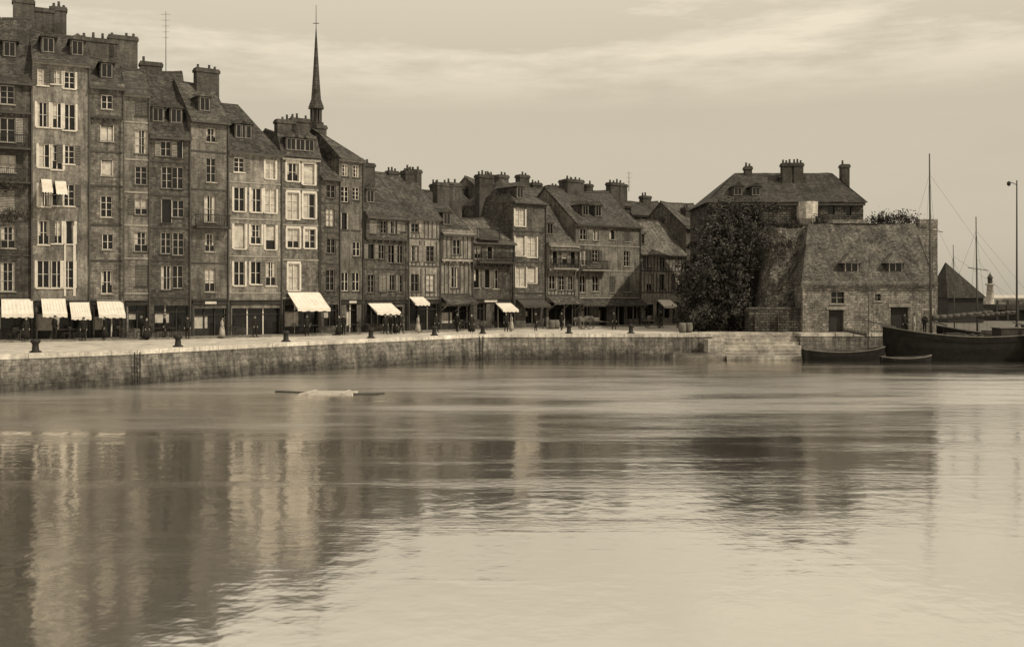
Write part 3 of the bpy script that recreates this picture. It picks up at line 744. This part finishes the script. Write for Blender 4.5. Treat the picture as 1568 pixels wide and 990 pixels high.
# tall signal / lamp post near the yard edge
e=empty('lamp_post',(WX(1557,91.5),91.5,QZ)); mb=MB(); hh=WZ(276,91.5)-QZ
mb.lathe((0,0,0),[(.2,0),(.16,.6),(.09,.8),(.05,hh)],10); mb.tube((0,0,hh-.4),(-.7,0,hh-.1),.03); mb.lathe((-.7,0,hh-.5),[(.06,0),(.16,.1),(.18,.3),(.04,.42)],8); mb.obj('post',M['iron'],e,True)

# ------------------------------------------------------------ boats
def hull(name,x,y,rz,L,B,fb,bow=.6,mast=(),deck=True,cabin=False,mat='hull'):
    e=empty(name,(x,y,0),rz); h=MB();dk_=MB();tr=MB();sp=MB();sl=MB();rg=MB();bd=MB()
    n=18; secs=[]
    for i in range(n+1):
        t=i/n; b=B/2*(1-abs(2*t-1)**2.6)**.6; b=max(b,.04 if t>.5 else B*.22)
        sh=fb+bow*(abs(t-.42)/.58)**2; xx=(t-.5)*L
        xk=xx*(.94 if t>.5 else .96)
        secs.append([(xx,-b,sh),(xx,-b*.97,sh*.5),(xk,-b*.72,-.1),(xk,0,-.35),(xk,b*.72,-.1),(xx,b*.97,sh*.5),(xx,b,sh)])
    for s0,s1 in zip(secs,secs[1:]):
        for k in range(6): h.poly([s0[k],s1[k],s1[k+1],s0[k+1]])
        z=-.35 if deck else -fb*.55
        dk_.poly([(s0[0][0],s0[0][1]*.93,s0[0][2]+z),(s1[0][0],s1[0][1]*.93,s1[0][2]+z),(s1[6][0],s1[6][1]*.93,s1[6][2]+z),(s0[6][0],s0[6][1]*.93,s0[6][2]+z)])
        for k in (0,6): tr.tube(s0[k],s1[k],.05,n=4,cap=False)
        for k in (0,6):
            if deck:
                p=Vector(s0[k]);q=Vector(s1[k]); off=Vector((0,.03 if k==6 else -.03,-.4)); h.tube(p+off,q+off,.05,n=4,cap=False)
    h.poly([p for p in secs[0]])
    if not deck:
        for t in (.28,.5,.7):
            s=secs[int(t*n)]; tr.box(s[0][0]-.12,s[0][0]+.12,s[0][1]*.95,s[6][1]*.95,fb-.16,fb-.11)
        tr.tube((-L*.2,B*.3,fb+.05),(L*.3,-B*.15,fb+.1),.03); 
    if cabin:
        bd.box(-L*.36,-L*.2,-B*.25,B*.25,fb-.4,fb+.65); dk_.box(-L*.37,-L*.19,-B*.27,B*.27,fb+.65,fb+.71); bd.box(L*.02,L*.12,-.5,.5,fb-.4,fb+.25)
        rg.lathe((L*.4,0,fb-.2),[(.15,0),(.15,.6),(.22,.64),(.22,.7)],8)
        for k in range(6):
            bd.lathe((-L*.12+k*.8,-.5+.3*(k%3),fb-.35),[(.3,0),(.32,.25),(.22,.5),(.05,.55)],8)
        sp.tube((L*.42,0,fb+.7),(L*.62,0,fb+1.3),.08,.04)
    for (mx,mh,r) in mast:
        sp.tube((mx,0,-.1),(mx+.15,0,mh),r,r*.4,8)
        sp.tube((mx-.1,0,fb+1.3),(mx-L*.3,0,fb+1.7),.09,.06); 
        for i in range(7):
            f=i/7; g=(i+1)/7; p=Vector((mx-.1,0,fb+1.5)).lerp(Vector((mx-L*.3,0,fb+1.85)),f);q=Vector((mx-.1,0,fb+1.5)).lerp(Vector((mx-L*.3,0,fb+1.85)),g)
            sl.tube(p,q,.2-.012*i+.03*(i%2),.18-.012*i,8)
        top=(mx+.14,0,mh*.9)
        for pt in ((L*.49,0,fb+.5),(-L*.47,0,fb+.4),(mx-.4,B*.47,fb),(mx-.4,-B*.47,fb),(mx+.3,B*.47,fb),(mx+.3,-B*.47,fb)):
            rg.tube(top,pt,.008,n=4)
        rg.tube((mx,0,mh*.7),(mx-L*.3,0,fb+1.7),.008,n=4)
        sp.tube((mx-.9,.1,mh*.62),(mx+.9,.1,mh*.64),.035,n=5)
    h.obj('hull',M[mat],e); dk_.obj('deck',M['deck'],e); tr.obj('gunwale',M['wood'],e); sp.obj('spars',M['spar'],e,True); sl.obj('furled_sail',M['sail'],e,True); rg.obj('rigging',M['iron'],e); bd.obj('deck_gear',M['dtrim'],e)
    return e
hull('fishing_boat',WX(1476,86),86.0,math.radians(178),13.2,3.6,2.0,.8,mast=[(2.65,WZ(235,86),.13)],cabin=True)
hull('sailing_boat',WX(1505,92),88.9,math.radians(184),11,2.0,2.1,.7,mast=[(1.9,WZ(332,89),.1),(3.9,WZ(375,89),.07)],cabin=True)
hull('sailing_boat',WX(1650,88),83.5,math.radians(176),12,3.0,1.9,.7,mast=[(4.3,WZ(262,84),.1)],cabin=True)
hull('rowing_boat',WX(1292,85.6),85.6,math.radians(2),6.8,1.8,.75,.4,mast=[(2.0,WZ(378,86),.05)],deck=False)
hull('rowing_boat',WX(1066,87),86.4,math.radians(4),4.2,1.5,.5,.3,deck=False,mat='greyhull')
hull('rowing_boat',WX(1390,83),83.4,math.radians(-3),4.0,1.3,.35,.25,deck=False)

e=empty('floating_raft',(WX(500,57.3),57.3,0),math.radians(-4)); a=MB();b=MB()
for i in range(6): a.box(-1.3+.02*i,1.6-.03*(i%3),-.9+.3*i,-.63+.3*i,-.03,.07+.01*(i%2))
a.box(-.9,-.75,-.95,.9,.085,.13); a.box(1.0,1.15,-.95,.9,.085,.13)
b.tube((-3.0,.5,.03),(3.0,-.5,.0),.07,.05,8); b.tube((.5,-.7,.03),(3.2,.1,.01),.05)
a.obj('planks',M['raft'],e); b.obj('poles',M['dtrim'],e)

# ------------------------------------------------------------ people
def person(px,D,face=0,kind='man',stride=.0,coat='cloth'):
    e=empty('person',(WX(px,D),D,QZ+(.13 if D>FD(px)-2.4 and px<1050 else 0)),face)
    s=1.0 if kind=='man' else .94
    V=[(0,0,.93),(0,0,1.12),(0,0,1.36),(0,0,1.46),(0,-.01,1.53),
       (.18,0,1.4),(.23,.02,1.14),(.21,-.1,.9),(-.18,0,1.4),(-.23,.03,1.14),(-.22,-.06,.9),
       (.09,0,.9),(.1,-.05-stride*.4,.5),(.1,.0-stride,.09),(.11,-.15-stride,.05),
       (-.09,0,.9),(-.1,-.02+stride*.2,.5),(-.1,.02+stride,.09),(-.11,-.13+stride,.05)]
    R=[.14,.135,.155,.08,.06,.075,.052,.036,.075,.052,.036,.095,.066,.045,.04,.095,.066,.045,.04]
    E=[(0,1),(1,2),(2,3),(3,4),(2,5),(5,6),(6,7),(2,8),(8,9),(9,10),(0,11),(11,12),(12,13),(13,14),(0,15),(15,16),(16,17),(17,18)]
    me=bpy.data.meshes.new('body'); me.from_pydata([tuple(c*s for c in v) for v in V],E,[]); me.materials.append(M[coat])
    o=bpy.data.objects.new('body',me); scene.collection.objects.link(o); o.parent=e
    o.modifiers.new('Skin','SKIN')
    for i,r in enumerate(R):
        o.data.skin_vertices[0].data[i].radius=(r*s,r*s*.8 if i<3 else r*s); o.data.skin_vertices[0].data[i].use_root=(i==0)
    m=o.modifiers.new('Sub','SUBSURF'); m.levels=1; m.render_levels=1
    hd=MB(); hd.lathe((0,-.01,1.5*s),[(.03,0),(.06,.03),(.075,.08),(.082,.13),(.075,.18),(.045,.22),(.01,.235)],12,.95,1.12)
    hd.tube((0,-.09,1.61*s),(0,-.125,1.59*s),.012,.016,5); hd.tube((-.03,-.085,1.555*s),(.03,-.085,1.555*s),.008,n=4)
    for q in (-1,1): hd.tube((q*.075,0,1.6*s),(q*.09,.01,1.63*s),.02,.012,5)
    for q,wr in ((1,V[7]),(-1,V[10])):
        p=Vector(wr)*s; hd.tube(p,p+Vector((0,-.02,-.09)),.026,.038,6)
        for k in range(4):
            b0=p+Vector((0,-.045+.02*k,-.085)); l=(.06,.075,.07,.055)[k]; m_=b0+Vector((-q*.008,-.004,-l*.55)); hd.tube(b0,m_,.009,.008,5); hd.tube(m_,m_+Vector((-q*.015,0,-l*.45)),.008,.006,5)
        t0=p+Vector((0,-.035,-.04)); hd.tube(t0,t0+Vector((-q*.01,-.035,-.035)),.01,.008,5)
    hd.obj('head_and_hands',M['skin'],e,True)
    hb=MB()
    if kind=='man': hb.lathe((0,-.01,1.665*s),[(.12,0),(.118,.015),(.088,.02),(.085,.09),(.03,.105)],12,1,1.15)
    else: hb.lathe((0,.01,1.6*s),[(.08,-.03),(.095,.04),(.09,.1),(.05,.14)],12)
    hb.obj('hat',M['hair'],e,True)
    ck=MB()
    if kind=='man': ck.lathe((0,0,0),[(.2,.78*s),(.185,.9*s),(.165,1.05*s),(.18,1.3*s),(.12,1.43*s)],12,1,.72)
    else: ck.lathe((0,0,0),[(.32,.12),(.27,.5),(.2,.85),(.14,1.05*s),(.165,1.28*s),(.11,1.41*s)],14,1,.8)
    ck.obj('garment',M[coat],e,True)
for a in [(590,88.5,.5,'man',.1,'cloth'),(598,89.2,2.4,'man',0,'cloth'),(606,90,-.6,'woman',0,'cloth'),(614,90.4,1.2,'man',.15,'cloth'),
          (224,78.5,1.3,'woman',0,'cloth'),(216,78.9,2.3,'man',0,'cloth'),(252,79.6,-1.0,'man',.0,'cloth'),(287,80,.3,'man',.15,'cloth'),(340,81.5,2.,'woman',0,'cloth2'),
          (390,83,1.2,'man',.1,'cloth'),(470,85.5,.4,'man',.12,'cloth'),(519,87,.4,'woman',0,'cloth'),(526,87.2,2.8,'man',0,'cloth'),(640,91.5,2.0,'woman',0,'cloth2'),(668,93,.7,'man',.1,'cloth'),
          (700,94,2.7,'man',.1,'cloth'),(722,93,.2,'woman',0,'cloth'),(775,95,.2,'man',.1,'cloth'),(783,96,-1.2,'woman',0,'cloth2'),(820,97,1.7,'man',.1,'cloth'),(860,99,-.5,'man',.1,'cloth'),
          (940,100,.6,'man',.1,'cloth'),(1012,108,.9,'man',.1,'cloth'),(1385,91.2,.3,'man',0,'cloth'),(1400,91,1.2,'man',0,'cloth2'),(1416,91.2,-.7,'man',.05,'cloth'),
          (40,75,.7,'woman',0,'cloth'),(84,76,2.7,'man',0,'cloth'),(128,76.5,.4,'man',.1,'cloth'),(160,77.5,-.8,'woman',0,'cloth')]: person(*a)

def table(px,D):
    e=empty('cafe_table',(WX(px,D),D,QZ+.13)); m=MB(); m.lathe((0,0,0),[(.25,0),(.22,.03),(.03,.06),(.03,.7),(.38,.71),(.38,.74)],12); m.obj('table',M['dtrim'],e)
def chair(px,D,rz):
    e=empty('cafe_chair',(WX(px,D),D,QZ+.13),rz); m=MB()
    for x in(-.18,.18):
        m.tube((x,-.18,0),(x,-.18,.45),.02,n=5); m.tube((x,.2,0),(x,.18,.45),.02,n=5); m.tube((x,.18,.45),(x,.25,.92),.018,n=5)
    m.box(-.21,.21,-.21,.21,.44,.48); m.box(-.18,.18,.22,.25,.78,.92); m.box(-.17,.17,.2,.225,.6,.66); m.obj('frame',M['dtrim'],e)
for px in (30,95,110,185,205,240,262,360,455,480,540,560,700,715,740,830):
    D=FD(px)-1.9; table(px,D); chair(px-8,D+.1,1.5+px); chair(px+8,D,-1.4)
def cart(px,D,rz):
    e=empty('handcart',(WX(px,D),D,QZ),rz); m=MB(); w_=MB()
    m.box(-1.1,1.1,-.6,.6,.75,.82)
    for y in(-.62,.58): m.box(-1.1,1.1,y,y+.04,.8,1.15)
    for y in(-.5,.5): m.tube((1.1,y,.8),(2.3,y,.65),.035)
    m.tube((-.9,0,.75),(-.9,0,.05),.04)
    for i in range(4): m.lathe((-.7+i*.45,random.uniform(-.2,.2),.82),[(.2,0),(.24,.2),(.2,.45)],10)
    for y in(-.72,.72):
        for k in range(14):
            t=k*math.pi/7;t2=(k+1)*math.pi/7; w_.tube((.55*math.cos(t),y,.58+.55*math.sin(t)),(.55*math.cos(t2),y,.58+.55*math.sin(t2)),.04,n=5)
            if k%2==0: w_.tube((0,y,.58),(.55*math.cos(t),y,.58+.55*math.sin(t)),.022,n=4)
    w_.tube((0,-.78,.58),(0,.78,.58),.04); m.obj('body',M['wood'],e); w_.obj('wheels',M['dtrim'],e)
cart(898,103,.5); cart(1000,106,1.0)
def barrel(px,D):
    e=empty('barrel',(WX(px,D),D,QZ)); m=MB(); m.lathe((0,0,0),[(.27,0),(.33,.25),(.35,.45),(.33,.65),(.27,.9),(.25,.9),(.25,.86)],14); m.obj('staves',M['wood'],e,True)
for p in ((845,103),(852,103.4),(1045,93),(1055,93.4)): barrel(*p)

# ------------------------------------------------------------ light, world, camera
el=math.radians(44); az=math.radians(120)
sd=Vector((math.sin(az)*math.cos(el),math.cos(az)*math.cos(el),math.sin(el)))
sl=bpy.data.lights.new('sun','SUN'); sl.energy=3.2; sl.angle=math.radians(1.0); sl.color=(1,.90,.70)
so=bpy.data.objects.new('sun',sl); scene.collection.objects.link(so); so.rotation_euler=sd.to_track_quat('Z','Y').to_euler()
w=bpy.data.worlds.new("World"); scene.world=w; w.use_nodes=True; nt=w.node_tree; nt.nodes.clear()
out=nt.nodes.new('ShaderNodeOutputWorld'); bg=nt.nodes.new('ShaderNodeBackground'); bg.inputs[1].default_value=.1
nt.links.new(bg.outputs[0],out.inputs[0])
sky=nt.nodes.new('ShaderNodeTexSky'); sky.sky_type='NISHITA'; sky.sun_disc=False; sky.sun_elevation=el; sky.sun_rotation=az; sky.dust_density=3; sky.air_density=1.2
bw=nt.nodes.new('ShaderNodeRGBToBW'); nt.links.new(sky.outputs[0],bw.inputs[0])
val=math_n(nt,'MULTIPLY',math_n(nt,'POWER',bw.outputs[0],.15),4.9)
tc=nt.nodes.new('ShaderNodeTexCoord').outputs['Generated']
s=nt.nodes.new('ShaderNodeSeparateXYZ'); nt.links.new(tc,s.inputs[0])
c1=mrange(nt,noise_n(nt,tc,2.2,9,.62,(1,1,6)),.42,.56,0,1)
c1=math_n(nt,'MULTIPLY',c1,mrange(nt,s.outputs[2],.17,.22,0.06,1))
veil=mrange(nt,s.outputs[2],.18,.36,0,.85)
cl=math_n(nt,'MAXIMUM',c1,veil)
mixv=math_n(nt,'ADD',math_n(nt,'MULTIPLY',val,math_n(nt,'SUBTRACT',1,cl)),math_n(nt,'MULTIPLY',cl,8.5))
tinted(nt,mixv,bg.inputs[0],(1,.89,.69))
cam=bpy.data.cameras.new('camera'); co=bpy.data.objects.new('camera',cam); scene.collection.objects.link(co)
co.location=(0,0,H); co.rotation_euler=(math.radians(90),0,0); cam.sensor_width=36; cam.lens=36*F/1568; cam.shift_y=-45/1568; cam.clip_end=6000; cam.clip_start=.5
scene.camera=co
scene.view_settings.view_transform='Standard'; scene.view_settings.look='None'; scene.view_settings.exposure=0
